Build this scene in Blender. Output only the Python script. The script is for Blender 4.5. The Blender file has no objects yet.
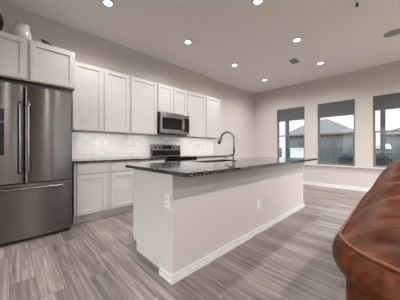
import bpy, bmesh, math, random
from mathutils import Vector, Matrix, noise
random.seed(7)
SC = bpy.context.scene
COL = SC.collection
PI = math.pi

# ------------------------------------------------------------------ camera, sky, added sky fill, exposure
F, CY, YAW, EYE = 196.5, 148.6, math.radians(45.9), 1.09
cam = bpy.data.cameras.new('camera'); camo = bpy.data.objects.new('camera', cam); COL.objects.link(camo)
cam.sensor_fit = 'HORIZONTAL'; cam.sensor_width = 36; cam.lens = 36 * F / 400
cam.shift_y = -(150 - CY) / 400
cam.clip_start = 0.02; cam.clip_end = 500
camo.location = (0, 0, EYE)
camo.rotation_euler = (PI / 2, 0, YAW - PI / 2)
SC.camera = camo

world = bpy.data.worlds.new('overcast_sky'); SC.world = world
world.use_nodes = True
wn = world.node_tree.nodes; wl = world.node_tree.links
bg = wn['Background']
wtc = wn.new('ShaderNodeTexCoord'); wsep = wn.new('ShaderNodeSeparateXYZ'); wr = wn.new('ShaderNodeValToRGB')
wl.new(wtc.outputs['Generated'], wsep.inputs[0]); wl.new(wsep.outputs['Z'], wr.inputs[0]); 
wr.color_ramp.elements[0].position = 0.0; wr.color_ramp.elements[0].color = (0.86, 0.93, 1.0, 1)
wr.color_ramp.elements[1].position = 0.6; wr.color_ramp.elements[1].color = (0.80, 0.90, 1.0, 1)
SKY, FILL_SKY = 1.2, 5.2                # plain overcast sky; brighter lobe added behind the camera to fill the room
FILL_DIR = Vector((-0.80, -0.50, 0.45)).normalized()  # direction of the added bright lobe
wdot = wn.new('ShaderNodeVectorMath'); wdot.operation = 'DOT_PRODUCT'; wdot.inputs[1].default_value = FILL_DIR
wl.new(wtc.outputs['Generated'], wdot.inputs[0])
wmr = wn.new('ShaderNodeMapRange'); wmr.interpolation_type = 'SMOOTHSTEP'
wmr.inputs[1].default_value = -0.1; wmr.inputs[2].default_value = 0.9; wmr.inputs[3].default_value = SKY; wmr.inputs[4].default_value = FILL_SKY
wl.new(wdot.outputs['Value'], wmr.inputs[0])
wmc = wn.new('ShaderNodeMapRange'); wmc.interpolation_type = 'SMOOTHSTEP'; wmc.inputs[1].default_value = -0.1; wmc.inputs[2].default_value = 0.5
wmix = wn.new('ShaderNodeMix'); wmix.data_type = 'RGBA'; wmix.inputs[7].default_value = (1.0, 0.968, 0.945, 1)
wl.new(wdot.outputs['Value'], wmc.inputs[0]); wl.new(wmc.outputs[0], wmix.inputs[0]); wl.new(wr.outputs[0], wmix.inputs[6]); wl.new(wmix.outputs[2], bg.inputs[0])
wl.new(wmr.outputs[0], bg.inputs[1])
LAMP_W = 14.5           # kitchen downlights
STRIP_FILL = 23.0             # fill bars added under the wall cabinets
LIVING_FILL = 2.3             # unseen fill downlights added over the living area, relative to the kitchen ones

vs = SC.view_settings
SC.display_settings.display_device = 'sRGB'
vs.view_transform = 'Standard'; vs.look = 'None'; vs.gamma = 1.0; vs.use_curve_mapping = False
vs.exposure = 0.2

# ------------------------------------------------------------------ materials
def new_mat(name):
    m = bpy.data.materials.new(name); m.use_nodes = True
    return m, m.node_tree.nodes, m.node_tree.links, m.node_tree.nodes['Principled BSDF']

def mat(name, rgb, rough=0.5, metal=0.0, spec=0.5, bump=0.0, bscale=60, var=0.0, emit=None, estr=0.0, coat=0.0):
    m, n, l, p = new_mat(name)
    p.inputs['Base Color'].default_value = (*rgb, 1)
    p.inputs['Roughness'].default_value = rough
    p.inputs['Metallic'].default_value = metal
    p.inputs['Specular IOR Level'].default_value = spec
    p.inputs['Coat Weight'].default_value = coat
    if emit:
        p.inputs['Emission Color'].default_value = (*emit, 1); p.inputs['Emission Strength'].default_value = estr
    if bump or var:
        tc = n.new('ShaderNodeTexCoord'); t = n.new('ShaderNodeTexNoise')
        t.inputs['Scale'].default_value = bscale; t.inputs['Detail'].default_value = 4
        l.new(tc.outputs['Object'], t.inputs['Vector'])
        if bump:
            b = n.new('ShaderNodeBump'); b.inputs['Strength'].default_value = bump; b.inputs['Distance'].default_value = 0.004
            l.new(t.outputs['Fac'], b.inputs['Height']); l.new(b.outputs[0], p.inputs['Normal'])
        if var:
            r = n.new('ShaderNodeValToRGB')
            r.color_ramp.elements[0].position = 0.3; r.color_ramp.elements[1].position = 0.7
            r.color_ramp.elements[0].color = (*[c * (1 - var) for c in rgb], 1)
            r.color_ramp.elements[1].color = (*[min(1, c * (1 + var)) for c in rgb], 1)
            l.new(t.outputs['Fac'], r.inputs[0]); l.new(r.outputs[0], p.inputs['Base Color'])
    return m

M = {}
M['wall'] = mat('wall_paint', (0.620, 0.580, 0.560), 0.85, bump=0.15, bscale=90)
M['ceiling'] = mat('ceiling_paint', (0.84, 0.805, 0.79), 0.9, bump=0.2, bscale=70)
M['white'] = mat('white_trim_paint', (0.78, 0.76, 0.74), 0.4)
M['cab'] = mat('white_cabinet_paint', (0.61, 0.578, 0.56), 0.38)
M['cab_dark'] = mat('cabinet_underside', (0.30, 0.27, 0.25), 0.6)
M['shoe'] = mat('shoe_gap', (0.30, 0.28, 0.27), 0.6)
M['black'] = mat('black_gloss', (0.010, 0.010, 0.011), 0.12)
M['blackmat'] = mat('black_matte', (0.008, 0.008, 0.008), 0.45)
M['chrome'] = mat('brushed_nickel', (0.42, 0.41, 0.41), 0.2, 1.0)
M['plastic'] = mat('white_plastic', (0.82, 0.81, 0.80), 0.35)
M['slot'] = mat('dark_slot', (0.05, 0.05, 0.05), 0.5)
M['shade'] = mat('grey_shade_fabric', (0.135, 0.140, 0.144), 0.9, bump=0.2, bscale=200)
M['sash'] = mat('taupe_window_frame', (0.23, 0.19, 0.17), 0.5)
M['ceramic'] = mat('white_ceramic', (0.72, 0.68, 0.66), 0.25)
M['twig'] = mat('dark_ornament', (0.06, 0.05, 0.045), 0.6)
M['burner'] = mat('burner_ring', (0.06, 0.06, 0.062), 0.25)
M['display'] = mat('blue_black_display', (0.02, 0.03, 0.05), 0.1)
M['lens'] = mat('lamp_lens', (0.9, 0.9, 0.9), 0.4, emit=(1.0, 0.95, 0.88), estr=14.0)
M['speaker'] = mat('grey_speaker_grille', (0.30, 0.31, 0.30), 0.7, bump=0.4, bscale=400)
M['vent'] = mat('grey_vent', (0.25, 0.24, 0.235), 0.6)
M['patio'] = mat('patio_concrete', (0.42, 0.42, 0.41), 0.9, var=0.12, bscale=3)
M['grass'] = mat('dry_grass', (0.16, 0.17, 0.10), 0.95, var=0.3, bscale=2)
M['post'] = mat('grey_post_paint', (0.065, 0.068, 0.075), 0.7)
M['postw'] = mat('white_post_paint', (0.75, 0.78, 0.80), 0.6)
M['roof'] = mat('grey_shingles', (0.11, 0.112, 0.116), 0.9, var=0.15, bscale=8)
M['siding'] = mat('blue_grey_siding', (0.085, 0.094, 0.108), 0.9, var=0.08, bscale=4)
M['fence'] = mat('blue_grey_fence', (0.062, 0.078, 0.094), 0.85, var=0.12, bscale=5)
M['iron'] = mat('dark_cast_iron', (0.03, 0.033, 0.035), 0.5)
M['cover'] = mat('white_cover', (0.85, 0.86, 0.86), 0.6)
M['leaf'] = mat('dry_leaf', (0.10, 0.12, 0.10), 0.8)

def steel(name='brushed_stainless', c0=(0.165, 0.153, 0.143, 1), c1=(0.225, 0.21, 0.198, 1), rough=0.24):
    m, n, l, p = new_mat(name)
    p.inputs['Metallic'].default_value = 1.0; p.inputs['Roughness'].default_value = rough
    tc = n.new('ShaderNodeTexCoord'); mp = n.new('ShaderNodeMapping'); t = n.new('ShaderNodeTexNoise')
    mp.inputs['Scale'].default_value = (2, 2, 500); t.inputs['Scale'].default_value = 1; t.inputs['Detail'].default_value = 2
    l.new(tc.outputs['Object'], mp.inputs[0]); l.new(mp.outputs[0], t.inputs[0])
    r = n.new('ShaderNodeValToRGB'); r.color_ramp.elements[0].color = c0; r.color_ramp.elements[1].color = c1
    l.new(t.outputs['Fac'], r.inputs[0]); l.new(r.outputs[0], p.inputs['Base Color'])
    tg = n.new('ShaderNodeTangent'); tg.direction_type = 'RADIAL'; tg.axis = 'Z'
    l.new(tg.outputs[0], p.inputs['Tangent'])
    p.inputs['Anisotropic'].default_value = 0.88; p.inputs['Anisotropic Rotation'].default_value = 0.25   # horizontal brushing
    return m
M['steel'] = steel()
M['faucet_metal'] = mat('faucet_metal', (0.24, 0.23, 0.225), 0.22, 1.0)
M['steel_light'] = steel('light_stainless', (0.24, 0.23, 0.222, 1), (0.31, 0.298, 0.29, 1), 0.2)
M['glassblack'] = mat('black_door_glass', (0.004, 0.004, 0.004), 0.15, spec=0.25)

def granite():
    m, n, l, p = new_mat('dark_speckled_granite')
    p.inputs['Roughness'].default_value = 0.07; p.inputs['Specular IOR Level'].default_value = 0.6
    tc = n.new('ShaderNodeTexCoord'); v = n.new('ShaderNodeTexVoronoi'); v.inputs['Scale'].default_value = 100
    t = n.new('ShaderNodeTexNoise'); t.inputs['Scale'].default_value = 45; t.inputs['Detail'].default_value = 5
    l.new(tc.outputs['Object'], v.inputs['Vector']); l.new(tc.outputs['Object'], t.inputs['Vector'])
    r = n.new('ShaderNodeValToRGB'); e = r.color_ramp.elements
    e[0].position = 0.0; e[0].color = (0.012, 0.011, 0.011, 1); e[1].position = 0.62; e[1].color = (0.03, 0.026, 0.024, 1)
    x = e.new(0.76); x.color = (0.17, 0.145, 0.125, 1); x = e.new(0.97); x.color = (0.36, 0.33, 0.30, 1)
    mx = n.new('ShaderNodeMix'); mx.data_type = 'RGBA'; mx.inputs[0].default_value = 0.5
    l.new(v.outputs['Color'], mx.inputs[6]); l.new(t.outputs['Fac'], mx.inputs[7])
    l.new(v.outputs['Color'], r.inputs[0]); l.new(r.outputs[0], p.inputs['Base Color'])
    return m
M['granite'] = granite()

def tiles():
    m, n, l, p = new_mat('white_subway_tile')
    p.inputs['Roughness'].default_value = 0.18
    tc = n.new('ShaderNodeTexCoord'); mp = n.new('ShaderNodeMapping'); mp.inputs['Rotation'].default_value = (PI / 2, 0, 0)
    b = n.new('ShaderNodeTexBrick'); b.inputs['Scale'].default_value = 1.0
    b.inputs['Brick Width'].default_value = 0.305; b.inputs['Row Height'].default_value = 0.076
    b.inputs['Mortar Size'].default_value = 0.0022; b.inputs['Mortar Smooth'].default_value = 0.3
    b.inputs['Color1'].default_value = (0.88, 0.86, 0.845, 1); b.inputs['Color2'].default_value = (0.83, 0.81, 0.79, 1)
    b.inputs['Mortar'].default_value = (0.66, 0.63, 0.61, 1)
    l.new(tc.outputs['Object'], mp.inputs[0]); l.new(mp.outputs[0], b.inputs['Vector'])
    t = n.new('ShaderNodeTexNoise'); t.inputs['Scale'].default_value = 5; t.inputs['Detail'].default_value = 8; t.inputs['Distortion'].default_value = 1.5
    l.new(tc.outputs['Object'], t.inputs['Vector'])
    r = n.new('ShaderNodeValToRGB'); r.color_ramp.elements[0].position = 0.32; r.color_ramp.elements[0].color = (0.88, 0.88, 0.88, 1)
    r.color_ramp.elements[1].position = 0.5; r.color_ramp.elements[1].color = (1, 1, 1, 1)
    l.new(t.outputs['Fac'], r.inputs[0])
    mx = n.new('ShaderNodeMix'); mx.data_type = 'RGBA'; mx.blend_type = 'MULTIPLY'; mx.inputs[0].default_value = 1
    l.new(b.outputs['Color'], mx.inputs[6]); l.new(r.outputs[0], mx.inputs[7]); l.new(mx.outputs[2], p.inputs['Base Color'])
    bu = n.new('ShaderNodeBump'); bu.invert = True; bu.inputs['Strength'].default_value = 0.3; bu.inputs['Distance'].default_value = 0.002
    l.new(b.outputs['Fac'], bu.inputs['Height']); l.new(bu.outputs[0], p.inputs['Normal'])
    return m
M['tile'] = tiles()

def planks():
    m, n, l, p = new_mat('grey_wood_plank_tile')
    tc = n.new('ShaderNodeTexCoord'); mp = n.new('ShaderNodeMapping'); mp.inputs['Rotation'].default_value = (0, 0, PI / 2)
    l.new(tc.outputs['Object'], mp.inputs[0])
    b = n.new('ShaderNodeTexBrick'); b.inputs['Scale'].default_value = 1.0
    b.offset = 0.37; b.offset_frequency = 2
    b.inputs['Brick Width'].default_value = 0.92; b.inputs['Row Height'].default_value = 0.155
    b.inputs['Mortar Size'].default_value = 0.0016; b.inputs['Mortar Smooth'].default_value = 0.2; b.inputs['Bias'].default_value = 0.0
    b.inputs['Color1'].default_value = (0, 0, 0, 1); b.inputs['Color2'].default_value = (1, 1, 1, 1); b.inputs['Mortar'].default_value = (0.5, 0.5, 0.5, 1)
    l.new(mp.outputs[0], b.inputs['Vector'])
    # wood grain along the plank, shifted per plank
    m2 = n.new('ShaderNodeMapping'); m2.inputs['Scale'].default_value = (1.0, 19, 1)
    add = n.new('ShaderNodeVectorMath'); add.operation = 'MULTIPLY_ADD'
    add.inputs[1].default_value = (7.3, 7.3, 7.3)
    l.new(b.outputs['Color'], add.inputs[0]); l.new(mp.outputs[0], add.inputs[2]); l.new(add.outputs[0], m2.inputs[0])
    g = n.new('ShaderNodeTexNoise'); g.inputs['Scale'].default_value = 1.6; g.inputs['Detail'].default_value = 7; g.inputs['Distortion'].default_value = 0.7
    l.new(m2.outputs[0], g.inputs['Vector'])
    r = n.new('ShaderNodeValToRGB'); e = r.color_ramp.elements
    e[0].position = 0.25; e[0].color = (0.122, 0.098, 0.090, 1); e[1].position = 0.75; e[1].color = (0.43, 0.378, 0.358, 1)
    x = e.new(0.5); x.color = (0.258, 0.221, 0.206, 1)
    l.new(g.outputs['Fac'], r.inputs[0])
    r2 = n.new('ShaderNodeValToRGB'); r2.color_ramp.elements[0].color = (0.72, 0.70, 0.69, 1); r2.color_ramp.elements[1].color = (1.22, 1.2, 1.18, 1)
    l.new(b.outputs['Color'], r2.inputs[0])
    mx = n.new('ShaderNodeMix'); mx.data_type = 'RGBA'; mx.blend_type = 'MULTIPLY'; mx.inputs[0].default_value = 1
    l.new(r.outputs[0], mx.inputs[6]); l.new(r2.outputs[0], mx.inputs[7])
    m3 = n.new('ShaderNodeMix'); m3.data_type = 'RGBA'
    l.new(b.outputs['Fac'], m3.inputs[0]); l.new(mx.outputs[2], m3.inputs[6]); m3.inputs[7].default_value = (0.10, 0.087, 0.08, 1)
    l.new(m3.outputs[2], p.inputs['Base Color'])
    p.inputs['Roughness'].default_value = 0.30
    bu = n.new('ShaderNodeBump'); bu.invert = True; bu.inputs['Strength'].default_value = 0.35; bu.inputs['Distance'].default_value = 0.0015
    l.new(b.outputs['Fac'], bu.inputs['Height'])
    bu2 = n.new('ShaderNodeBump'); bu2.inputs['Strength'].default_value = 0.08; bu2.inputs['Distance'].default_value = 0.002
    l.new(g.outputs['Fac'], bu2.inputs['Height']); l.new(bu.outputs[0], bu2.inputs['Normal']); l.new(bu2.outputs[0], p.inputs['Normal'])
    return m
M['floor'] = planks()

def leather():
    m, n, l, p = new_mat('distressed_cognac_leather')
    tc = n.new('ShaderNodeTexCoord'); mc = n.new('ShaderNodeMapping'); mc.inputs['Scale'].default_value = (2.0, 0.8, 1.2)
    l.new(tc.outputs['Object'], mc.inputs[0])
    t = n.new('ShaderNodeTexNoise'); t.inputs['Scale'].default_value = 7; t.inputs['Detail'].default_value = 9; t.inputs['Roughness'].default_value = 0.62; t.inputs['Distortion'].default_value = 0.6
    l.new(mc.outputs[0], t.inputs['Vector'])
    r = n.new('ShaderNodeValToRGB'); e = r.color_ramp.elements
    e[0].position = 0.28; e[0].color = (0.045, 0.010, 0.003, 1); e[1].position = 0.78; e[1].color = (0.27, 0.092, 0.036, 1)
    x = e.new(0.52); x.color = (0.092, 0.023, 0.0065, 1)
    l.new(t.outputs['Fac'], r.inputs[0]); l.new(r.outputs[0], p.inputs['Base Color'])
    p.inputs['Roughness'].default_value = 0.5; p.inputs['Specular IOR Level'].default_value = 0.16
    mp = n.new('ShaderNodeMapping'); mp.inputs['Scale'].default_value = (9, 5, 7)
    l.new(tc.outputs['Object'], mp.inputs[0])
    t2 = n.new('ShaderNodeTexNoise'); t2.inputs['Scale'].default_value = 1.3; t2.inputs['Detail'].default_value = 6; t2.inputs['Distortion'].default_value = 0.8
    l.new(mp.outputs[0], t2.inputs['Vector'])
    b = n.new('ShaderNodeBump'); b.inputs['Strength'].default_value = 0.3; b.inputs['Distance'].default_value = 0.015
    l.new(t2.outputs['Fac'], b.inputs['Height'])
    v = n.new('ShaderNodeTexVoronoi'); v.inputs['Scale'].default_value = 160; l.new(tc.outputs['Object'], v.inputs['Vector'])
    b2 = n.new('ShaderNodeBump'); b2.inputs['Strength'].default_value = 0.12; b2.inputs['Distance'].default_value = 0.002
    l.new(v.outputs['Distance'], b2.inputs['Height']); l.new(b.outputs[0], b2.inputs['Normal']); l.new(b2.outputs[0], p.inputs['Normal'])
    return m
M['leather'] = leather()

def glass():
    m = bpy.data.materials.new('window_glass'); m.use_nodes = True
    n, l = m.node_tree.nodes, m.node_tree.links
    n.remove(n['Principled BSDF']); out = n['Material Output']
    tr = n.new('ShaderNodeBsdfTransparent'); tr.inputs[0].default_value = (0.93, 0.96, 0.97, 1)
    gl = n.new('ShaderNodeBsdfGlossy'); gl.inputs['Roughness'].default_value = 0.02
    fr = n.new('ShaderNodeFresnel'); fr.inputs[0].default_value = 1.25
    mx = n.new('ShaderNodeMixShader')
    l.new(fr.outputs[0], mx.inputs[0]); l.new(tr.outputs[0], mx.inputs[1]); l.new(gl.outputs[0], mx.inputs[2]); l.new(mx.outputs[0], out.inputs[0])
    return m
M['glass'] = glass()

# ------------------------------------------------------------------ mesh helpers
def box(bm, x0, x1, y0, y1, z0, z1, bev=0.0, seg=2):
    vs_ = [bm.verts.new((x, y, z)) for x in (x0, x1) for y in (y0, y1) for z in (z0, z1)]
    idx = [(0, 1, 3, 2), (4, 6, 7, 5), (0, 4, 5, 1), (2, 3, 7, 6), (0, 2, 6, 4), (1, 5, 7, 3)]
    fs = [bm.faces.new([vs_[i] for i in f]) for f in idx]
    if bev > 0:
        es = list({e for f in fs for e in f.edges})
        bmesh.ops.bevel(bm, geom=es, offset=bev, segments=seg, affect='EDGES', profile=0.5)
    return bm

def lathe(bm, prof, c=(0, 0, 0), n=32, axis='Z'):
    rings = []
    for r, z in prof:
        ring = []
        for i in range(n):
            a = 2 * PI * i / n
            p = (r * math.cos(a), r * math.sin(a), z)
            if axis == 'Y': p = (p[0], p[2], p[1])
            if axis == 'X': p = (p[2], p[0], p[1])
            ring.append(bm.verts.new((c[0] + p[0], c[1] + p[1], c[2] + p[2])))
        rings.append(ring)
    for a, b in zip(rings, rings[1:]):
        for i in range(n):
            bm.faces.new((a[i], a[(i + 1) % n], b[(i + 1) % n], b[i]))
    bm.faces.new(rings[0]); bm.faces.new(rings[-1][::-1])
    bmesh.ops.recalc_face_normals(bm, faces=bm.faces)
    return bm

def cyl(bm, c, r, h, n=24, axis='Z'):
    return lathe(bm, [(r, 0), (r, h)], c, n, axis)

def tube(bm, pts, r, n=10, closed=False):
    pts = [Vector(p) for p in pts]; rings = []
    rs = r if isinstance(r, (list, tuple)) else [r] * len(pts)
    up = None
    for i, p in enumerate(pts):
        a = pts[i - 1] if (i or closed) else p; b = pts[(i + 1) % len(pts)] if (i < len(pts) - 1 or closed) else p
        t = (b - a).normalized()
        if up is None:
            up = Vector((0, 0, 1)) if abs(t.z) < 0.9 else Vector((1, 0, 0))
        s = t.cross(up).normalized(); up = s.cross(t).normalized()
        rings.append([bm.verts.new(p + rs[i] * (math.cos(2 * PI * k / n) * s + math.sin(2 * PI * k / n) * up)) for k in range(n)])
    prs = list(zip(rings, rings[1:]))
    if closed: prs.append((rings[-1], rings[0]))
    for a, b in prs:
        for k in range(n):
            bm.faces.new((a[k], a[(k + 1) % n], b[(k + 1) % n], b[k]))
    if not closed:
        bm.faces.new(rings[0][::-1]); bm.faces.new(rings[-1])
    bmesh.ops.recalc_face_normals(bm, faces=bm.faces)
    return bm

def B(*boxes):
    bm = bmesh.new()
    for b in boxes: box(bm, *b)
    return bm

def obj(name, bm, m, parent=None, smooth=False):
    me = bpy.data.meshes.new(name); bm.normal_update(); bm.to_mesh(me); bm.free()
    me.materials.append(M[m] if isinstance(m, str) else m)
    if smooth:
        for p in me.polygons: p.use_smooth = True
    o = bpy.data.objects.new(name, me); COL.objects.link(o)
    if parent: o.parent = parent
    return o

def tag(o, label, cat, group=None):
    o['label'] = label; o['category'] = cat
    if group: o['group'] = group
    return o

def thing(name, label, cat, loc=(0, 0, 0), group=None):
    o = bpy.data.objects.new(name, None); COL.objects.link(o); o.location = loc; o.empty_display_size = 0.1
    return tag(o, label, cat, group)

def struct(name, bm, m, parent=None):
    o = obj(name, bm, m, parent)
    if not parent: o['kind'] = 'structure'
    return o

def dup(root, loc, label):
    r = root.copy(); COL.objects.link(r); r.location = loc; r['label'] = label
    for ch in list(root.children):
        c = ch.copy(); COL.objects.link(c); c.parent = r
        for g in list(ch.children):
            d = g.copy(); COL.objects.link(d); d.parent = c
    return r

def local(bm, loc):
    bmesh.ops.translate(bm, verts=bm.verts, vec=-Vector(loc)); return bm

# ------------------------------------------------------------------ room shell
H, WY, WX = 3.12, 3.84, 6.48
X0, Y0 = -2.4, -3.4
DX0, DX1, DZ = 1.5, 5.4, 2.45
GA, GB = -0.7, 2.8
T = 0.16
struct('floor', B((X0 - T, WX + T, Y0 - T, WY + T, -0.1, 0.0)), 'floor')
struct('ceiling', B((X0 - T, WX + T, Y0 - T, WY + T, H, H + 0.1)), 'ceiling')
struct('wall_left', B((X0, WX, WY, WY + T, 0.0, H)), 'wall')
struct('wall_front', B((X0 - T, X0, Y0 - T, GA, 0.0, H), (X0 - T, X0, GB, WY + T, 0.0, H), (X0 - T, X0, GA, GB, DZ, H)), 'wall')
d = struct('fill_door_2', B((X0 - 0.11, X0 - 0.05, GA, GB, 0, 0.06), (X0 - 0.11, X0 - 0.05, GA, GB, DZ - 0.06, DZ),
                       *[(X0 - 0.11, X0 - 0.05, y, y + 0.06, 0.06, DZ - 0.06) for y in (GA, GA + 0.85, GA + 1.72, GA + 2.59, GB - 0.06)]), 'sash')  # unseen glazed door, added so daylight reaches the island end
struct('glass_pane', B((X0 - 0.083, X0 - 0.077, GA + 0.06, GB - 0.06, 0.06, DZ - 0.06)), 'glass', d)
WZ0, WZ1 = 0.625, 2.39
WINS = [(2.092, 2.962), (0.871, 1.741), (-0.352, 0.518)]
bm = bmesh.new()
box(bm, WX, WX + T, Y0 - T, WY + T, 0, WZ0); box(bm, WX, WX + T, Y0 - T, WY + T, WZ1, H)
ys = [WY + T] + [v for a, b in WINS for v in (b, a)] + [Y0 - T]
for i in range(0, len(ys), 2): box(bm, WX, WX + T, ys[i + 1], ys[i], WZ0, WZ1)
struct('wall_back', bm, 'wall')
# side wall behind the camera; wide glazed door added to let in fill light
struct('wall_right', B((X0, DX0, Y0 - T, Y0, 0, H), (DX1, WX, Y0 - T, Y0, 0, H), (DX0, DX1, Y0 - T, Y0, DZ, H)), 'wall')
d = struct('fill_door_1', B((DX0, DX1, Y0 - 0.11, Y0 - 0.05, 0, 0.08), (DX0, DX1, Y0 - 0.11, Y0 - 0.05, DZ - 0.08, DZ),
                       *[(x, x + 0.08, Y0 - 0.11, Y0 - 0.05, 0.08, DZ - 0.08) for x in (DX0, 2.76, 4.06, DX1 - 0.08)]), 'sash')
struct('glass_pane', B((DX0 + 0.08, DX1 - 0.08, Y0 - 0.083, Y0 - 0.077, 0.08, DZ - 0.08)), 'glass', d)

def window(n, ya, yb):
    x0, x1 = WX + 0.065, WX + 0.125
    zm = 1.51
    w = struct('window_%d' % n, B((x0, x1, ya, ya + 0.022, WZ0, WZ1), (x0, x1, yb - 0.022, yb, WZ0, WZ1),
               (x0, x1, ya + 0.022, yb - 0.022, WZ0, WZ0 + 0.02), (x0, x1, ya + 0.022, yb - 0.022, WZ1 - 0.03, WZ1)), 'sash')
    a, b = ya + 0.023, yb - 0.023
    struct('lower_sash', B((x0 + 0.002, x0 + 0.03, a, a + 0.026, WZ0 + 0.021, zm + 0.02), (x0 + 0.002, x0 + 0.03, b - 0.026, b, WZ0 + 0.021, zm + 0.02),
           (x0 + 0.002, x0 + 0.03, a + 0.026, b - 0.026, WZ0 + 0.021, WZ0 + 0.045), (x0 + 0.002, x0 + 0.03, a + 0.026, b - 0.026, zm - 0.022, zm + 0.02)), 'sash', w)
    struct('upper_sash', B((x0 + 0.032, x1 - 0.002, a, a + 0.014, zm - 0.02, WZ1 - 0.031), (x0 + 0.032, x1 - 0.002, b - 0.014, b, zm - 0.02, WZ1 - 0.031),
           (x0 + 0.032, x1 - 0.002, a + 0.014, b - 0.014, zm - 0.02, zm + 0.015), (x0 + 0.032, x1 - 0.002, a + 0.014, b - 0.014, WZ1 - 0.055, WZ1 - 0.031)), 'sash', w)
    struct('lower_pane', B((x0 + 0.013, x0 + 0.018, a + 0.026, b - 0.026, WZ0 + 0.045, zm - 0.022)), 'glass', w)
    struct('upper_pane', B((x0 + 0.042, x0 + 0.047, a + 0.014, b - 0.014, zm + 0.015, WZ1 - 0.055)), 'glass', w)
for i, (a, b) in enumerate(WINS): window(i + 1, a, b)

# sill ledge running under the windows, baseboards
struct('trim_1', B((WX - 0.055, WX - 0.001, Y0 + 0.01, WY - 0.66, WZ0 - 0.035, WZ0 - 0.005, 0.006), (WX - 0.018, WX - 0.001, Y0 + 0.01, WY - 0.66, WZ0 - 0.075, WZ0 - 0.036, 0.004)), 'wall')
def base_profile(bm, x0, x1, y0, y1, d):     # tall board with a shoe moulding; d = direction the room lies in
    dx, dy = d
    t, s = 0.014, 0.026
    def bx(th, z0, z1):
        a0, a1, b0, b1 = x0, x1, y0, y1
        if dx > 0: a0, a1 = x0, x0 + th
        if dx < 0: a0, a1 = x0 - th, x0
        if dy > 0: b0, b1 = y0, y0 + th
        if dy < 0: b0, b1 = y0 - th, y0
        box(bm, a0, a1, b0, b1, z0, z1, 0.003)
    bx(t, 0.001, 0.095); bx(s, 0.001, 0.022)
bm = bmesh.new(); base_profile(bm, WX - 0.001, WX - 0.001, Y0 + 0.03, WY - 0.72, (-1, 0)); struct('baseboard_back', bm, 'white')
bm = bmesh.new(); base_profile(bm, X0 + 0.001, X0 + 0.001, Y0 + 0.03, GA - 0.02, (1, 0)); base_profile(bm, X0 + 0.001, X0 + 0.001, GB + 0.02, WY - 0.001, (1, 0)); struct('baseboard_front', bm, 'white')
bm = bmesh.new(); base_profile(bm, X0 + 0.03, DX0 - 0.02, Y0 + 0.001, Y0 + 0.001, (0, 1)); base_profile(bm, DX1 + 0.02, WX - 0.03, Y0 + 0.001, Y0 + 0.001, (0, 1)); struct('baseboard_right', bm, 'white')

# ------------------------------------------------------------------ island half wall
IX0, IX1, IY0, IY1 = 0.947, 3.965, 1.30, 1.472
struct('wall_island', B((IX0, IX1, IY0, IY1, 0, 0.882, 0.006)), 'wall')
bm = bmesh.new()
for t, z0, z1 in ((0.019, 0.001, 0.037), (0.004, 0.037, 0.043), (0.013, 0.043, 0.072)):
    box(bm, IX0 - t, IX1 + t, IY0 - t, IY0 - 0.0005, z0, z1, 0.0015)
    box(bm, IX0 - t, IX0 - 0.0005, IY0 - 0.0005, IY1, z0, z1, 0.0015)
    box(bm, IX1 + 0.0005, IX1 + t, IY0 - 0.0005, IY1, z0, z1, 0.0015)
struct('baseboard_island', bm, 'white')

# ------------------------------------------------------------------ cabinets
def door_bm(x0, x1, z0, z1, y, fw=0.06, out=-1, th=0.019):
    """shaker door: frame and recessed panel; front face at y, facing -Y (out=-1) or +Y"""
    bm = bmesh.new()
    ya, yb = (y, y + th) if out < 0 else (y - th, y)
    box(bm, x0, x0 + fw, ya, yb, z0, z1, 0.0015, 1); box(bm, x1 - fw, x1, ya, yb, z0, z1, 0.0015, 1)
    box(bm, x0 + fw, x1 - fw, ya, yb, z0, z0 + fw, 0.0015, 1); box(bm, x0 + fw, x1 - fw, ya, yb, z1 - fw, z1, 0.0015, 1)
    p0, p1 = (y + 0.010, yb) if out < 0 else (ya, y - 0.010)
    box(bm, x0 + fw, x1 - fw, p0, p1, z0 + fw, z1 - fw)
    return bm

def upper(x0, x1, z0, z1, yf, doors, label, group='white wall cabinets'):
    t = thing('wall_cabinet', label, 'cabinet', ((x0 + x1) / 2, WY - 0.001, z0), group)
    L = t.location
    yb = WY - 0.002
    bm = B((x0 + 0.001, x1 - 0.001, yf + 0.020, yb, z0 + 0.022, z1), (x0 + 0.001, x0 + 0.018, yf + 0.020, yb, z0, z0 + 0.022), (x1 - 0.018, x1 - 0.001, yf + 0.020, yb, z0, z0 + 0.022),
           (x0 + 0.018, x1 - 0.018, yf + 0.020, yf + 0.038, z0, z0 + 0.022))
    obj('body', local(bm, L), 'cab', t)
    for a, b in doors:
        obj('door', local(door_bm(a, b, z0 + 0.012, z1 - 0.014, yf), L), 'cab', t)
    return t

UF = WY - 0.33
upper(0.685, 1.612, 1.37, 2.445, UF, [(0.697, 1.128), (1.152, 1.590)], 'tall two-door white wall cabinet beside the fridge')
upper(1.613, 2.190, 1.37, 2.445, UF, [(1.628, 2.176)], 'tall one-door white wall cabinet left of the microwave')
upper(2.191, 2.984, 1.852, 2.445, UF, [(2.203, 2.580), (2.602, 2.972)], 'short two-door white cabinet above the microwave')
upper(2.985, 3.612, 1.37, 2.445, UF, [(3.008, 3.596)], 'tall one-door white wall cabinet right of the microwave')
upper(3.613, 4.228, 1.37, 2.445, UF, [(3.628, 4.206)], 'last white wall cabinet of the row, nearest the window wall')
t = upper(-0.400, 0.668, 1.925, 2.445, 3.20, [(-0.382, 0.150), (0.184, 0.654)], 'deep two-door white cabinet above the stainless fridge')

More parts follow.
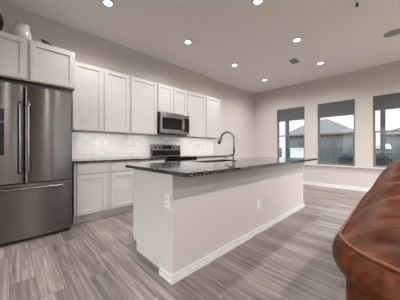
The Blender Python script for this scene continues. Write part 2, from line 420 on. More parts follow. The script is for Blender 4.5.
def under_fill(x0, x1, label):  # bars added to brighten the tile backsplash
    t = thing('cabinet_fill_bar', label, 'light', ((x0 + x1) / 2, UF + 0.075, 1.391), 'added fill bars under the wall cabinets')
    w = (x1 - x0) / 2
    obj('housing', B((-w, w, -0.02, 0.02, -0.012, 0.0)), 'plastic', t)
    obj('diffuser', B((-w + 0.01, w - 0.01, -0.014, 0.014, -0.015, -0.0122)), mat('fill_bar_lens', (0.9, 0.9, 0.9), 0.5, emit=(1.0, 0.96, 0.92), estr=STRIP_FILL), t)
under_fill(0.80, 1.50, 'added slim fill bar under the cabinet beside the fridge')
under_fill(1.68, 2.12, 'added slim fill bar under the cabinet left of the microwave')
under_fill(3.05, 3.55, 'added slim fill bar under the cabinet right of the microwave')
under_fill(3.68, 4.16, 'added slim fill bar under the last cabinet of the row')

def base_cabinet(x0, x1, cols, label, yf=3.225, drawers=True):
    t = thing('base_cabinet', label, 'cabinet', ((x0 + x1) / 2, WY, 0), 'white base cabinets')
    L = t.location
    obj('body', local(B((x0 + 0.001, x1 - 0.001, yf + 0.02, WY - 0.002, 0.115, 0.882)), L), 'cab', t)
    obj('toe_kick', local(B((x0 + 0.001, x1 - 0.001, yf + 0.082, yf + 0.10, 0.001, 0.114)), L), 'cab', t)
    for a, b in cols:
        if drawers:
            obj('drawer', local(B((a, b, yf, yf + 0.019, 0.722, 0.868, 0.003)), L), 'cab', t)
            obj('door', local(door_bm(a, b, 0.128, 0.700, yf), L), 'cab', t)
        else:
            obj('door', local(door_bm(a, b, 0.128, 0.868, yf), L), 'cab', t)
    return t
base_cabinet(0.655, 1.612, [(0.690, 1.100), (1.165, 1.590)], 'two-door white base cabinet with two drawers beside the fridge')
base_cabinet(1.613, 2.190, [(1.635, 2.172)], 'white base cabinet left of the range, mostly behind the island')
base_cabinet(2.985, 4.228, [(3.005, 3.590), (3.620, 4.210)], 'white base cabinet right of the range, behind the island')

def counter(boxes, label, name='countertop', z0=0.884, z1=0.914):
    bm = bmesh.new()
    for x0, x1, y0, y1 in boxes: box(bm, x0, x1, y0, y1, z0, z1, 0.003)
    return tag(obj(name, bm, 'granite'), label, 'countertop')
counter([(0.642, 2.192, 3.20, WY - 0.002)], 'dark granite countertop between the fridge and the range')
counter([(2.984, 4.25, 3.20, WY - 0.002)], 'dark granite countertop right of the range under the wall cabinets')

# backsplash
tag(obj('backsplash', B((0.655, 4.25, WY - 0.011, WY - 0.001, 0.916, 1.368)), 'tile'), 'white marble-look subway tile backsplash behind the range', 'backsplash')

# island: cabinets on the kitchen side
t = thing('island_cabinet', 'white kitchen island cabinets behind the beige half wall', 'cabinet', (2.45, 1.78, 0))
L = t.location
CX0, CX1, CY0, CY1 = 0.978, 3.955, IY1 + 0.002, 2.062
obj('body', local(B((CX0 + 0.02, 1.70, CY0, CY1 - 0.02, 0.115, 0.882), (2.56, CX1 - 0.02, CY0, CY1 - 0.02, 0.115, 0.882), (1.70, 2.56, CY0, CY1 - 0.02, 0.115, 0.62)), L), 'cab', t)
for xa, xb in ((CX0, CX0 + 0.019), (CX1 - 0.019, CX1)):
    bm = bmesh.new()
    pts = [(CY0, 0.001), (1.985, 0.001), (1.985, 0.10), (CY1, 0.10), (CY1, 0.882), (CY0, 0.882)]
    va = [bm.verts.new((xa, y, z)) for y, z in pts]; vb = [bm.verts.new((xb, y, z)) for y, z in pts]
    bm.faces.new(va); bm.faces.new(vb[::-1])
    for i in range(6): bm.faces.new((va[i], vb[i], vb[(i + 1) % 6], va[(i + 1) % 6]))
    bmesh.ops.recalc_face_normals(bm, faces=bm.faces)
    obj('end_panel', local(bm, L), 'wall', t)
obj('toe_kick', local(B((CX0 + 0.02, CX1 - 0.02, 1.965, 1.984, 0.001, 0.114)), L), 'cab', t)
for a, b in ((1.0, 1.66), (1.70, 2.12), (2.14, 2.56), (2.60, 3.24), (3.28, 3.93)):
    obj('door', local(door_bm(a, b, 0.128, 0.868, CY1 + 0.019, out=1), L), 'cab', t)
# island worktop with the sink cut-out
SX0, SX1, SY0, SY1 = 1.76, 2.50, 1.70, 2.03
bm = bmesh.new()
ox = [0.905, SX0, SX1, 4.005]; oy = [1.067, SY0, SY1, 2.112]
grid = {}
for k, z in enumerate((0.884, 0.914)):
    for i, x in enumerate(ox):
        for j, y in enumerate(oy): grid[i, j, k] = bm.verts.new((x, y, z))
for i in range(3):
    for j in range(3):
        if (i, j) == (1, 1): continue
        bm.faces.new([grid[i, j, 1], grid[i + 1, j, 1], grid[i + 1, j + 1, 1], grid[i, j + 1, 1]])
        bm.faces.new([grid[i, j, 0], grid[i, j + 1, 0], grid[i + 1, j + 1, 0], grid[i + 1, j, 0]])
def q(a, b): bm.faces.new([grid[a[0], a[1], 0], grid[b[0], b[1], 0], grid[b[0], b[1], 1], grid[a[0], a[1], 1]])
for i in range(3): q((i, 0), (i + 1, 0)); q((i, 3), (i + 1, 3)); q((0, i), (0, i + 1)); q((3, i), (3, i + 1))
q((1, 1), (2, 1)); q((1, 2), (2, 2)); q((1, 1), (1, 2)); q((2, 1), (2, 2))
bmesh.ops.recalc_face_normals(bm, faces=bm.faces)
es = [e for e in bm.edges if len(e.link_faces) == 2 and e.calc_face_angle(0) > 1 ]
bmesh.ops.bevel(bm, geom=es, offset=0.004, segments=2, affect='EDGES')
tag(obj('countertop', bm, 'granite'), 'long dark speckled granite countertop of the island', 'countertop')
# sink basin
bm = bmesh.new(); e = 0.004
box(bm, SX0 + e, SX0 + e + 0.004, SY0 + e, SY1 - e, 0.69, 0.896); box(bm, SX1 - e - 0.004, SX1 - e, SY0 + e, SY1 - e, 0.69, 0.896)
box(bm, SX0 + e, SX1 - e, SY0 + e, SY0 + e + 0.004, 0.69, 0.896); box(bm, SX0 + e, SX1 - e, SY1 - e - 0.004, SY1 - e, 0.69, 0.896)
box(bm, SX0 + e, SX1 - e, SY0 + e, SY1 - e, 0.686, 0.69)
s = tag(obj('kitchen_sink', bm, 'steel'), 'stainless undermount sink in the island countertop', 'sink')
obj('drain', cyl(bmesh.new(), (2.13, 1.865, 0.6905), 0.045, 0.004), 'chrome', s)
# faucet
t = thing('faucet', 'brushed metal gooseneck pull-down faucet on the island', 'faucet', (2.23, 1.625, 0.914))
bm = bmesh.new(); lathe(bm, [(0.027, 0.0), (0.027, 0.006), (0.021, 0.012), (0.021, 0.105), (0.016, 0.118), (0.013, 0.122)])
obj('base', bm, 'faucet_metal', t, True)
R_ = 0.10; pts = [(0, 0, 0.10), (0, 0, 0.2), (0, 0, 0.31)]
for k in range(1, 15):
    a = PI * k / 14 * 0.90; pts.append((-0.02 * (1 - math.cos(a)), R_ * (1 - math.cos(a)), 0.31 + R_ * math.sin(a)))
obj('spout', tube(bmesh.new(), pts, 0.0140, 12), 'faucet_metal', t, True)
e0 = Vector(pts[-1]); dd = (Vector(pts[-1]) - Vector(pts[-2])).normalized()
obj('spray_head', tube(bmesh.new(), [e0, e0 + dd * 0.02, e0 + dd * 0.05, e0 + dd * 0.10, e0 + dd * 0.105], [0.016, 0.019, 0.021, 0.025, 0.018], 14), 'faucet_metal', t, True)
obj('lever', tube(bmesh.new(), [(-0.010, 0.010, 0.088), (-0.030, 0.028, 0.088), (-0.048, 0.050, 0.074), (-0.068, 0.080, 0.056), (-0.078, 0.098, 0.050)], [0.020, 0.019, 0.013, 0.009, 0.007], 10), 'faucet_metal', t, True)

# ------------------------------------------------------------------ outlets
def outlet(loc, face, label):
    """wall outlet; plate lies on the surface, face = direction it looks"""
    t = thing('power_outlet', label, 'outlet', loc, 'white wall outlets')
    def bx(w, h, d0, d1, cz=0.0, bev=0.0):
        if face == 'X': return B((-d1, -d0, -w / 2, w / 2, cz - h / 2, cz + h / 2, bev))
        return B((-w / 2, w / 2, -d1, -d0, cz - h / 2, cz + h / 2, bev))
    obj('cover_plate', bx(0.072, 0.118, 0.0, 0.006, 0, 0.002), 'plastic', t)
    for cz in (-0.024, 0.024):
        s = obj('socket', bx(0.036, 0.032, 0.0062, 0.008, cz), 'plastic', t)
        bm = bmesh.new()
        for w in (-0.007, 0.007):
            if face == 'X': box(bm, -0.0088, -0.0081, w - 0.0015, w + 0.0015, cz - 0.007, cz + 0.007)
            else: box(bm, w - 0.0015, w + 0.0015, -0.0088, -0.0081, cz - 0.007, cz + 0.007)
        obj('slot', bm, 'slot', s)
    return t
outlet((IX0 - 0.0006, 1.362, 0.652), 'X', 'white outlet on the near end of the island half wall')
outlet((2.31, IY0 - 0.0006, 0.375), 'Y', 'white outlet low on the long beige side of the island')
outlet((0.815, WY - 0.0118, 1.16), 'Y', 'white outlet on the tile backsplash beside the fridge')
outlet((1.985, WY - 0.0118, 1.13), 'Y', 'white outlet on the tile backsplash left of the range')

# ------------------------------------------------------------------ refrigerator
t = thing('refrigerator', 'stainless french door fridge with bottom freezer drawer', 'refrigerator', (0.12, 3.5, 0))
L = t.location
FX0, FX1, FM = -0.352, 0.602, 0.125
obj('body', local(B((FX0 + 0.012, FX1 - 0.012, 3.145, WY - 0.03, 0.03, 1.872, 0.004)), L), mat('dark_grey_case', (0.03, 0.03, 0.031), 0.5), t)
def bowed(x0, x1, z0, z1, y, bow=0.022, dep=0.062, n=18, cut=None):
    """door slab with a convex front and rounded side edges"""
    bm = bmesh.new(); xs = []
    er = 0.016
    for i in range(n + 1):
        u = i / n; x = x0 + (x1 - x0) * (0.5 - 0.5 * math.cos(PI * u))
        s = (x - (x0 + x1) / 2) / ((x1 - x0) / 2)
        yy = y + bow * s * s
        edge = min(x - x0, x1 - x)
        if edge < er: yy += er - math.sqrt(max(0, er * er - (er - edge) ** 2))
        xs.append((x, yy))
    bot = [[bm.verts.new((x, yy, z)) for x, yy in xs] for z in (z0, z1)]
    bak = [[bm.verts.new((x, y + bow + dep, z)) for x, yy in xs] for z in (z0, z1)]
    for i in range(n):
        bm.faces.new((bot[0][i], bot[0][i + 1], bot[1][i + 1], bot[1][i]))
        bm.faces.new((bak[0][i], bak[1][i], bak[1][i + 1], bak[0][i + 1]))
        for k in (0, 1): bm.faces.new((bot[k][i], bot[k][i + 1], bak[k][i + 1], bak[k][i]))
    for i in (0, n): bm.faces.new((bot[0][i], bot[1][i], bak[1][i], bak[0][i]))
    bmesh.ops.recalc_face_normals(bm, faces=bm.faces)
    return bm
def smooth_door(name, bm):
    o = obj(name, local(bm, L), 'steel', t, True)
    md = o.modifiers.new('edge', 'EDGE_SPLIT'); md.split_angle = math.radians(40)
    return o
FY = 3.052
dl = smooth_door('door', bowed(FX0, FM - 0.004, 0.692, 1.825, FY))
dr = smooth_door('door', bowed(FM + 0.004, FX1, 0.692, 1.825, FY))
fz = smooth_door('freezer_drawer', bowed(FX0, FX1, 0.045, 0.680, FY))
obj('kick_grille', local(B((FX0 + 0.02, FX1 - 0.02, 3.10, 3.14, 0.004, 0.043)), L), 'blackmat', t)
def bar_handle(pts, r, posts, parent):
    bm = bmesh.new(); tube(bm, pts, r, 12)
    for a, b in posts: tube(bm, [a, b], r * 0.8, 8)
    return obj('handle', local(bm, L), 'faucet_metal', parent, True)
HY = FY - 0.035
for x, pr in ((FM - 0.036, dl), (FM + 0.036, dr)):
    bar_handle([(x, HY, z) for z in (0.80, 0.84, 1.2, 1.58, 1.63)], 0.0125, [((x, HY, z), (x, FY + 0.02, z)) for z in (0.84, 1.59)], pr)
hp = [(FX0 + 0.06 + (FX1 - FX0 - 0.12) * k / 12, HY - 0.006 + 0.028 * ((k - 6) / 6) ** 4, 0.630) for k in range(13)]
bar_handle(hp, 0.0125, [(hp[0], (hp[0][0], FY + 0.03, 0.63)), (hp[-1], (hp[-1][0], FY + 0.03, 0.63))], fz)
# water dispenser in the left door
dp = obj('dispenser', local(B((-0.285, -0.042, FY - 0.003, FY + 0.02, 1.02, 1.53, 0.004)), L), 'blackmat', dl)
obj('display', local(B((-0.265, -0.058, FY - 0.006, FY - 0.0031, 1.41, 1.50)), L), 'display', dp)
obj('dispenser_trim', local(B((-0.285, -0.042, FY - 0.007, FY - 0.0031, 1.375, 1.395)), L), 'steel', dp)

# ------------------------------------------------------------------ microwave
t = thing('microwave', 'stainless over-the-range microwave under the short cabinet', 'microwave', (2.587, 3.6, 1.42))
L = t.location
mx0, mx1, my, mz0, mz1 = 2.200, 2.974, 3.42, 1.418, 1.848
obj('body', local(B((mx0, mx1, my + 0.03, WY - 0.013, mz0, mz1, 0.003)), L), 'blackmat', t)
dr_ = obj('door', local(B((mx0, mx1 - 0.17, my, my + 0.029, mz0 + 0.035, mz1 - 0.075, 0.004)), L), 'steel_light', t)
obj('window', local(B((mx0 + 0.045, mx1 - 0.222, my - 0.0035, my - 0.0002, mz0 + 0.075, mz1 - 0.108)), L), 'glassblack', dr_)
bm = bmesh.new(); hx = mx1 - 0.195
tube(bm, [(hx, my - 0.032, mz0 + 0.06), (hx, my - 0.038, mz0 + 0.12), (hx, my - 0.040, mz0 + 0.2), (hx, my - 0.038, mz1 - 0.16), (hx, my - 0.032, mz1 - 0.10)], 0.011, 10)
for z in (mz0 + 0.075, mz1 - 0.115): tube(bm, [(hx, my - 0.034, z), (hx, my - 0.001, z)], 0.008, 8)
obj('handle', local(bm, L), 'chrome', dr_, True)
cp = obj('control_panel', local(B((mx1 - 0.168, mx1, my, my + 0.029, mz0 + 0.035, mz1 - 0.075, 0.004)), L), 'steel_light', t)
obj('keypad', local(B((mx1 - 0.160, mx1 - 0.008, my - 0.003, my - 0.0002, mz0 + 0.045, mz1 - 0.085)), L), 'glassblack', cp)
obj('vent_grille', local(B((mx0, mx1, my, my + 0.029, mz1 - 0.073, mz1, 0.004), *[(mx0 + 0.04, mx1 - 0.04, my - 0.0015, my, mz1 - 0.03 - 0.012 * k, mz1 - 0.024 - 0.012 * k) for k in range(3)]), L), 'steel_light', t)
obj('bottom_trim', local(B((mx0, mx1, my + 0.004, my + 0.029, mz0, mz0 + 0.033, 0.003)), L), 'steel_light', t)

# ------------------------------------------------------------------ range
t = thing('kitchen_range', 'stainless and black electric range below the microwave', 'range', (2.588, 3.5, 0))
L = t.location
rx0, rx1, ry = 2.197, 2.979, 3.165
obj('body', local(B((rx0, rx1, ry + 0.03, WY - 0.013, 0.02, 0.900, 0.002)), L), 'steel', t)
ct = obj('cooktop', local(B((rx0, rx1, ry, WY - 0.09, 0.9005, 0.922, 0.003)), L), 'glassblack', t)
for x, y, r in ((2.39, 3.30, 0.10), (2.78, 3.30, 0.075), (2.39, 3.57, 0.075), (2.78, 3.57, 0.10)):
    obj('burner', local(lathe(bmesh.new(), [(r, 0), (r, 0.0008), (r - 0.012, 0.0009), (r - 0.012, 0)], (x, y, 0.9222)), L), 'burner', ct)
obj('front_trim', local(B((rx0, rx1, ry + 0.001, ry + 0.029, 0.850, 0.8995, 0.003)), L), 'glassblack', t)
dr_ = obj('oven_door', local(B((rx0 + 0.002, rx1 - 0.002, ry, ry + 0.029, 0.24, 0.845, 0.004)), L), 'steel', t)
obj('oven_window', local(B((rx0 + 0.10, rx1 - 0.10, ry - 0.003, ry - 0.0002, 0.36, 0.70)), L), 'glassblack', dr_)
bm = bmesh.new(); tube(bm, [(rx0 + 0.05, ry - 0.045, 0.79), (rx1 - 0.05, ry - 0.045, 0.79)], 0.012, 10)
for x in (rx0 + 0.08, rx1 - 0.08): tube(bm, [(x, ry - 0.045, 0.79), (x, ry, 0.79)], 0.009, 8)
obj('handle', local(bm, L), 'chrome', dr_, True)
obj('storage_drawer', local(B((rx0 + 0.002, rx1 - 0.002, ry, ry + 0.029, 0.05, 0.232, 0.004)), L), 'steel', t)
bgd = obj('backguard', local(B((rx0, rx1, WY - 0.088, WY - 0.013, 0.9005, 1.185, 0.006)), L), steel('dark_stainless', (0.24, 0.235, 0.23, 1), (0.30, 0.295, 0.29, 1), 0.25), t)
obj('control_glass', local(B((rx0 + 0.26, rx1 - 0.26, WY - 0.091, WY - 0.0885, 1.075, 1.165)), L), 'glassblack', bgd)
obj('lower_panel', local(B((rx0 + 0.012, rx1 - 0.012, WY - 0.0905, WY - 0.0885, 0.935, 1.055)), L), 'glassblack', bgd)
for x in (rx0 + 0.085, rx0 + 0.195, rx1 - 0.195, rx1 - 0.085):
    bm = bmesh.new(); lathe(bm, [(0.028, 0), (0.027, 0.014), (0.02, 0.018), (0.018, 0.032)], n=20, axis='Y')
    for v in bm.verts: v.co.y = -v.co.y
    bmesh.ops.translate(bm, verts=bm.verts, vec=(x, WY - 0.0886, 1.118)); bmesh.ops.recalc_face_normals(bm, faces=bm.faces)
    obj('knob', local(bm, L), 'blackmat', bgd, True)

# ------------------------------------------------------------------ window shades
def shade(ya, yb, zb, label):
    t = thing('window_shade', label, 'window shade', (WX + 0.03, (ya + yb) / 2, WZ1), 'grey cellular window shades')
    w = (yb - ya) / 2 - 0.004; dz = zb - WZ1
    obj('headrail', B((-0.025, 0.028, -w, w, -0.035, -0.001, 0.003)), 'shade', t)
    bm = bmesh.new(); n = 14; z0, z1 = -0.036, dz + 0.022
    f, b = [], []
    for i in range(n * 2 + 1):
        z = z0 + (z1 - z0) * i / (2 * n); o = 0.007 if i % 2 else 0.0
        f.append((-0.020 + o, z)); b.append((0.020 - o, z))
    pr = f + b[::-1]
    va = [bm.verts.new((x, -w + 0.002, z)) for x, z in pr]; vb = [bm.verts.new((x, w - 0.002, z)) for x, z in pr]
    for i in range(len(pr)):
        j = (i + 1) % len(pr); bm.faces.new((va[i], va[j], vb[j], vb[i]))
    bm.faces.new(va); bm.faces.new(vb[::-1]); bmesh.ops.recalc_face_normals(bm, faces=bm.faces)
    obj('pleated_fabric', bm, 'shade', t)
    obj('bottom_rail', B((-0.022, 0.022, -w, w, dz, dz + 0.0215, 0.003)), 'shade', t)
shade(*WINS[0], 1.99, 'dark grey pleated shade on the window nearest the kitchen cabinets')
shade(*WINS[1], 1.985, 'dark grey pleated shade on the middle window')
shade(*WINS[2], 2.03, 'dark grey pleated shade on the window nearest the leather sofa')

# ------------------------------------------------------------------ ceiling fixtures
def downlight(loc, label, power=1.0, spread=158):
    t = thing('recessed_light', label, 'ceiling light', loc, 'recessed ceiling lights')
    obj('trim_ring', lathe(bmesh.new(), [(0.052, -0.001), (0.052, -0.006), (0.075, -0.007), (0.085, -0.001)], n=36), 'plastic', t, True)
    obj('lens', lathe(bmesh.new(), [(0.051, -0.0015), (0.051, -0.004), (0.03, -0.0055), (0.005, -0.006)], n=32), 'lens', t, True)
    la = bpy.data.lights.new('lamp', 'SPOT'); la.energy = LAMP_W * 4 * power; la.spot_size = math.radians(spread); la.spot_blend = 0.8; la.shadow_soft_size = 0.05; la.color = (1.0, 0.965, 0.938)
    lo = bpy.data.objects.new('lamp', la); COL.objects.link(lo); lo.parent = t; lo.location = (0, 0, -0.03)
    return t
LIGHTS = [((0.985, 2.86), 'recessed ceiling light above the stainless fridge, nearest the upper left'),
          ((2.44, 2.846), 'recessed ceiling light in front of the microwave'),
          ((3.925, 2.84), 'recessed ceiling light in front of the last wall cabinets'),
          ((5.42, 2.837), 'recessed ceiling light nearest the corner of the room'),
          ((2.454, 1.386), 'recessed ceiling light above the island, cut close to the top edge'),
          ((3.858, 1.376), 'recessed ceiling light above the far half of the island'),
          ((5.304, 1.36), 'recessed ceiling light in front of the middle window'),
          ((0.985, 1.38), 'recessed ceiling light above the near end of the island, outside the frame')]
d0 = None
for (x, y), lab in LIGHTS:
    if d0 is None: d0 = downlight((x, y, H), lab)
    else: dup(d0, (x, y, H), lab)
d1 = None  # fill downlights added out of view to even out the room light
for x, y, lab in ((0.6, -1.2, 'added fill downlight behind the camera, nearest the fridge side'), (3.0, -1.2, 'added fill downlight over the leather sofa'), (5.4, -1.2, 'added fill downlight nearest the windows'),
                  (0.6, -2.6, 'added fill downlight near the added glazed door, on the fridge side'), (3.0, -2.6, 'added fill downlight in front of the added glazed door'), (5.4, -2.6, 'added fill downlight in the corner between added glazed door and windows')):
    if d1 is None: d1 = downlight((x, y, H), lab, LIVING_FILL, 165)
    else: dup(d1, (x, y, H), lab)
t = thing('air_vent', 'small grey louvred air vent in the ceiling', 'vent', (4.733, 1.754, H))
obj('frame', B((-0.15, 0.15, -0.10, -0.082, -0.008, -0.001), (-0.15, 0.15, 0.082, 0.10, -0.008, -0.001), (-0.15, -0.132, -0.082, 0.082, -0.008, -0.001), (0.132, 0.15, -0.082, 0.082, -0.008, -0.001)), 'ceiling', t)
obj('louvres', B(*[(-0.131, 0.131, -0.080 + 0.0205 * k, -0.066 + 0.0205 * k, -0.007, -0.001) for k in range(8)]), 'vent', t)
t = thing('fire_sprinkler', 'small dark sprinkler head hanging from the ceiling', 'sprinkler', (3.455, 0.441, H))
obj('escutcheon', lathe(bmesh.new(), [(0.038, -0.001), (0.036, -0.006), (0.012, -0.012)], n=24), 'plastic', t, True)
obj('head', lathe(bmesh.new(), [(0.010, -0.0125), (0.010, -0.03), (0.016, -0.035), (0.006, -0.045), (0.022, -0.052), (0.022, -0.055)], n=20), 'twig', t)
t = thing('ceiling_speaker', 'round grey speaker grille set in the ceiling', 'speaker', (4.83, 0.115, H))
obj('rim', lathe(bmesh.new(), [(0.128, -0.001), (0.128, -0.008), (0.138, -0.008), (0.142, -0.001)], n=48), 'plastic', t, True)
obj('grille', lathe(bmesh.new(), [(0.127, -0.0015), (0.127, -0.006), (0.06, -0.009), (0.004, -0.0095)], n=48), 'speaker', t, True)

# ------------------------------------------------------------------ things on top of the fridge cabinet
CZ = 2.4455
t = thing('pitcher', 'white ceramic pitcher on top of the cabinet above the fridge', 'pitcher', (0.115, 3.38, CZ))
bm = bmesh.new()
prof = [(0.045, 0), (0.065, 0.004), (0.088, 0.04), (0.095, 0.085), (0.088, 0.13), (0.078, 0.165), (0.068, 0.19), (0.066, 0.205), (0.070, 0.215), (0.064, 0.213), (0.058, 0.20), (0.05, 0.15)]
lathe(bm, prof, n=32)
for v in bm.verts:                                  # pouring lip on the right
    if v.co.z > 0.19 and v.co.x > 0.03: v.co.x += 0.010 * (v.co.x / 0.07); v.co.z += 0.003
obj('jug', bm, 'ceramic', t, True)
obj('handle', tube(bmesh.new(), [(-0.062, 0, 0.20), (-0.085, 0, 0.218), (-0.104, 0, 0.208), (-0.110, 0, 0.17), (-0.104, 0, 0.13), (-0.088, 0, 0.10)], 0.010, 10), 'ceramic', t, True)
t = tag(obj('vase', lathe(bmesh.new(), [(0.05, 0), (0.06, 0.005), (0.10, 0.08), (0.118, 0.17), (0.108, 0.25), (0.07, 0.31), (0.05, 0.33), (0.055, 0.35), (0.045, 0.35), (0.04, 0.33)], n=32), 'black', None, True),
        'rounded black vase at the left end of the cabinet above the fridge', 'vase')
t.location = (-0.165, 3.40, CZ)
bm = bmesh.new()
tube(bm, [(-0.045, 0, 0.055), (-0.03, 0, 0.06), (-0.01, 0, 0.048), (0.03, 0.005, 0.038), (0.06, 0.008, 0.032), (0.095, 0.01, 0.030)], [0.006, 0.017, 0.022, 0.024, 0.014, 0.003], 12)
box(bm, -0.01, 0.03, -0.02, 0.02, 0.0, 0.03, 0.004)
t = tag(obj('ornament', bm, 'twig', None, True), 'small dark low ornament on the cabinet right of the white pitcher', 'ornament'); t.location = (0.335, 3.27, CZ)

# ------------------------------------------------------------------ leather sofa
SOX, SOY, SLX, SR = 0.885, 0.200, 3.05, 0.25        # outer seam lines of arm and back
t = thing('leather_sofa', 'distressed cognac brown leather sofa with its back to the island', 'sofa', (1.97, -0.28, 0))
L = t.location
def path(off):
    """U-shaped plan path at inward offset off: left arm, back-left corner, back, right corner, right arm"""
    xa, xb, yb = SOX + off, SLX + 0.05 - off, SOY - off
    r = max(SR - off, 0.02); P = []
    for k in range(16): P.append((xa, -0.78 + (yb - r + 0.78) * k / 16))
    for k in range(15): a = PI - PI / 2 * k / 14; P.append((xa + r + r * math.cos(a), yb - r + r * math.sin(a)))
    for k in range(1, 90): P.append((xa + r + (xb - xa - 2 * r) * k / 90, yb))
    for k in range(15): a = PI / 2 - PI / 2 * k / 14; P.append((xb - r + r * math.cos(a), yb - r + r * math.sin(a)))
    for k in range(1, 17): P.append((xb, yb - r + (-0.78 - yb + r) * k / 16))
    return P
def sstep(a, b, x):
    u = max(0, min(1, (x - a) / (b - a))); return u * u * (3 - 2 * u)
def crown(x, y):                                    # how far the back rises over the arm
    e = min(x - SOX, SLX + 0.05 - x)
    return sstep(0.10, 1.15, e) * sstep(-0.45, 0.0, y)
PROF = [(0.04, -0.152), (0.012, -0.149), (-0.016, -0.132), (-0.033, -0.102), (-0.037, -0.072), (-0.031, -0.042), (-0.018, -0.016), (0.0, 0.0), (0.012, 0.004),
        (0.04, 0.022), (0.08, 0.040), (0.13, 0.052), (0.18, 0.055), (0.23, 0.048), (0.275, 0.028), (0.30, -0.01), (0.31, -0.08), (0.31, -0.25)]
def seam_z(x, y): return 0.70 + 0.02 * crown(x, y)
bm = bmesh.new(); rings = []
for o, z in PROF:
    ring = []
    for i, (x, y) in enumerate(path(o)):
        c = crown(x, y)
        rise = 0.0
        if o > 0: rise = 0.215 * c * math.sin(min(1, o / 0.22) * PI / 2) if o < 0.29 else 0.18 * c
        w = 0.0
        if o > 0.01 or o < -0.02:
            n1 = noise.noise(Vector((x * 9, y * 2.2, 1.3))) + 0.6 * noise.noise(Vector((x * 19 + y * 4, y * 4, 4.1)))
            n2 = 1 - 2 * abs(noise.noise(Vector((x * 8.5 + y * 1.8 + 0.25 * math.sin(y * 14), y * 1.1, 7.7))))
            w = (0.007 * n1 + (0.034 * n2 * sstep(0.02, 0.10, o) if o > 0 else 0)) * (0.3 + 0.7 * sstep(0.0, 0.08, abs(o)))
        ring.append(bm.verts.new((x, y, seam_z(x, y) + z + rise + (w if o > 0 else w * 0.3))))
    rings.append(ring)
for a, b in zip(rings, rings[1:]):
    for i in range(len(a) - 1): bm.faces.new((a[i], a[i + 1], b[i + 1], b[i]))
for i in (0, -1): bm.faces.new([r[i] for r in rings])
bm.faces.new
bmesh.ops.recalc_face_normals(bm, faces=bm.faces)
pad = obj('padded_back_and_arms', local(bm, L), 'leather', t, True)
md = pad.modifiers.new('sub', 'SUBSURF'); md.levels = 1; md.render_levels = 2
# stitched welt along the seam
pw = path(-0.004)
obj('welt', local(tube(bmesh.new(), [(x, y, seam_z(x, y) + 0.003) for x, y in pw], 0.0065, 8), L), mat('worn_welt_leather', (0.22, 0.085, 0.04), 0.6, spec=0.2, var=0.35, bscale=45), t, True)
# base panel under the roll
bm = bmesh.new(); rings = []
for o, z in ((0.022, 0.07), (0.018, 0.09), (0.015, 0.30), (0.018, 0.552), (0.30, 0.552), (0.30, 0.07)):
    rings.append([bm.verts.new((x, y, z)) for x, y in path(o)])
for a, b in zip(rings, rings[1:] + rings[:1]):
    for i in range(len(a) - 1): bm.faces.new((a[i], a[i + 1], b[i + 1], b[i]))
for i in (0, -1): bm.faces.new([r[i] for r in rings])
bmesh.ops.recalc_face_normals(bm, faces=bm.faces)
obj('base', local(bm, L), 'leather', t, True)
obj('seat_platform', local(B((SOX + 0.315, SLX - 0.265, -0.76, -0.115, 0.10, 0.30, 0.01)), L), 'leather', t)
cw = (SLX - 0.265 - SOX - 0.315) / 3
for k in range(3):
    xa = SOX + 0.315 + cw * k
    o = obj('seat_cushion', local(B((xa + 0.004, xa + cw - 0.004, -0.79, -0.12, 0.302, 0.47, 0.045, 4)), L), 'leather', t, True)
for x in (SOX + 0.14, SLX - 0.09):
    for y in (-0.68, 0.06):
        obj('foot', local(lathe(bmesh.new(), [(0.028, 0.001), (0.036, 0.068)], (x, y, 0), 16), L), 'blackmat', t)

# ------------------------------------------------------------------ outside: patio, fence, houses
GZ = -0.12
ground = struct('ground', B((-60, 90, -60, 70, GZ - 0.3, GZ - 0.05)), 'grass')
struct('patio_slab', B((WX + T + 0.01, 9.3, -4.0, 4.6, GZ - 0.049, GZ)), 'patio')
def post(x, y, label, m='post'):
    t = thing('patio_post', label, 'post', (x, y, GZ), 'patio posts')
    obj('shaft', B((-0.06, 0.06, -0.06, 0.06, 0.0, 2.80, 0.004)), m, t)
    obj('base_trim', B((-0.085, 0.085, -0.085, -0.061, 0, 0.12), (-0.085, 0.085, 0.061, 0.085, 0, 0.12), (-0.085, -0.061, -0.061, 0.061, 0, 0.12), (0.061, 0.085, -0.061, 0.061, 0, 0.12)), m, t)
post(8.5, 0.44, 'grey patio post seen through the window nearest the sofa')
post(8.5, 3.42, 'grey patio post seen through the window nearest the cabinets')
post(8.75, 3.68, 'white patio post beside the grey one outside the first window', 'postw')
tag(obj('patio_beam', B((8.42, 8.83, -3.8, 4.5, 2.681, 2.86)), 'post'), 'grey beam across the tops of the patio posts', 'beam')

# board fence across the yard
t = thing('board_fence', 'blue grey board fence across the yard behind the patio', 'fence', (12.0, 2.0, GZ - 0.05))
bm = bmesh.new()
for k in range(7): box(bm, -0.012, 0.012, -11, 12, 0.06 + 0.175 * k, 0.06 + 0.175 * k + 0.165)
obj('boards', bm, 'fence', t)
for k in range(11): obj('post', B((0.013, 0.10, -11 + 2.3 * k - 0.045, -11 + 2.3 * k + 0.045, 0, 1.32)), 'post', t)
obj('cap_rail', B((-0.05, 0.11, -11, 12, 1.321, 1.36)), 'post', t)

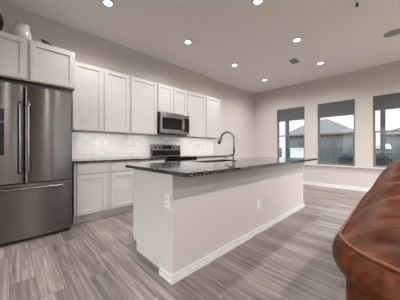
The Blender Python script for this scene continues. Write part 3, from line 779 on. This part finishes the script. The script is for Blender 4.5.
def house(x0, x1, y0, y1, eave, peak, ry0, ry1, wins, label):
    t = thing('neighbor_house', label, 'house', ((x0 + x1) / 2, (y0 + y1) / 2, GZ - 0.05), 'houses beyond the fence'); L = t.location
    obj('walls', local(B((x0, x1, y0, y1, GZ - 0.05, eave)), L), 'siding', t)
    bm = bmesh.new(); o = 0.5
    c = [(x0 - o, y0 - o), (x1 + o, y0 - o), (x1 + o, y1 + o), (x0 - o, y1 + o)]
    lo = [bm.verts.new((x, y, eave + 0.001)) for x, y in c]; up = [bm.verts.new((x, y, eave + 0.18)) for x, y in c]
    xm = (x0 + x1) / 2
    ra = bm.verts.new((xm, ry0, peak)); rb = bm.verts.new((xm, ry1, peak))
    bm.faces.new(lo[::-1])
    for i in range(4): bm.faces.new((lo[i], lo[(i + 1) % 4], up[(i + 1) % 4], up[i]))
    bm.faces.new((up[0], up[1], ra)); bm.faces.new((up[1], up[2], rb, ra)); bm.faces.new((up[2], up[3], rb)); bm.faces.new((up[3], up[0], ra, rb))
    bmesh.ops.recalc_face_normals(bm, faces=bm.faces)
    obj('roof', local(bm, L), 'roof', t)
    for ya, yb, za, zb in wins:
        f = obj('window', local(B((x0 - 0.05, x0 - 0.001, ya, yb, za, zb)), L), 'siding', t)
        obj('pane', local(B((x0 - 0.06, x0 - 0.051, ya + 0.08, yb - 0.08, za + 0.08, zb - 0.08)), L), 'black', f)
house(26, 35, 3.6, 10.5, 2.65, 5.05, 7.0, 8.4, [(5.0, 5.9, 1.3, 2.1), (8.2, 9.2, 1.3, 2.1)], 'grey hip-roofed house beyond the fence, seen through the middle window')
house(36, 44, -7.5, 1.6, 2.9, 4.6, -4.5, -1.0, [(-1.6, -0.6, 1.3, 2.2)], 'distant low house seen through the window nearest the sofa')

# cast iron patio set
def lattice_chair(loc, rz, label):
    t = thing('patio_chair', label, 'chair', loc, 'dark cast iron patio chairs'); t.rotation_euler = (0, 0, rz)
    obj('seat', B((-0.24, 0.24, -0.23, 0.23, 0.40, 0.425, 0.008)), 'iron', t)
    bm = bmesh.new(); tube(bm, [(-0.23, 0.23, 0.426)] + [(0.24 * -math.cos(PI * k / 8), 0.25 + 0.04 * math.sin(PI * k / 8), 0.78 + 0.22 * math.sin(PI * k / 8)) for k in range(9)] + [(0.23, 0.23, 0.426)], 0.022, 8)
    for k in range(-3, 4): tube(bm, [(0.06 * k, 0.235, 0.43), (0.06 * k + 0.05, 0.27, 0.94)], 0.017, 6); tube(bm, [(0.06 * k, 0.235, 0.43), (0.06 * k - 0.05, 0.27, 0.94)], 0.017, 6)
    obj('backrest', bm, 'iron', t)
    for s in (-1, 1):
        obj('armrest', tube(bmesh.new(), [(s * 0.24, 0.27, 0.66), (s * 0.27, 0.10, 0.67), (s * 0.27, -0.15, 0.66), (s * 0.25, -0.20, 0.43)], 0.015, 8), 'iron', t)
        for y in (-0.2, 0.2): obj('leg', tube(bmesh.new(), [(s * 0.21, y, 0.399), (s * 0.23, y * 1.15, 0.001)], 0.016, 8), 'iron', t)
    return t
lattice_chair((7.25, 0.36, GZ), 0.25 - PI / 2, 'dark lattice patio chair at the left of the window nearest the sofa')
lattice_chair((7.50, -0.37, GZ), -PI / 2 - 0.2, 'dark lattice patio chair at the right edge of the photo outside the last window')
lattice_chair((7.35, 1.12, GZ), 0.3 - PI / 2, 'dark lattice patio chair low in the right corner of the middle window')

# white covered box and small yard items
t = thing('storage_box', 'tall white boxy outdoor cabinet on the patio outside the first window', 'cabinet', (8.6, 3.02, GZ))
obj('body', B((-0.25, 0.25, -0.23, 0.23, 0.0, 1.18, 0.02)), 'cover', t)
obj('lid', B((-0.27, 0.27, -0.25, 0.25, 1.181, 1.23, 0.012)), 'cover', t)
t = thing('garden_lantern', 'white hooded lantern on a thin stake outside the third window', 'lantern', (10.5, 0.42, GZ - 0.05))
obj('stake', tube(bmesh.new(), [(0, 0, 0.001), (0, 0, 1.25)], 0.012, 8), 'iron', t)
obj('hood', lathe(bmesh.new(), [(0.11, 1.25), (0.12, 1.27), (0.08, 1.40), (0.02, 1.44)], n=20), 'cover', t, True)
t = thing('potted_plant', 'pot of thin dark stems on the patio outside the middle window', 'plant', (7.55, 1.80, GZ))
obj('pot', lathe(bmesh.new(), [(0.12, 0), (0.16, 0.28), (0.165, 0.30), (0.14, 0.30), (0.13, 0.27)], n=24), 'post', t, True)
bm = bmesh.new()
for k in range(9):
    a = 2 * PI * k / 9; r = 0.16 + 0.10 * random.random(); h = 0.75 + 0.25 * random.random()
    tube(bm, [(0.03 * math.cos(a), 0.03 * math.sin(a), 0.275), (0.5 * r * math.cos(a), 0.5 * r * math.sin(a), 0.5 * h + 0.1), (r * math.cos(a), r * math.sin(a), h)], [0.008, 0.010, 0.003], 6)
obj('stems', bm, 'leaf', t, True)
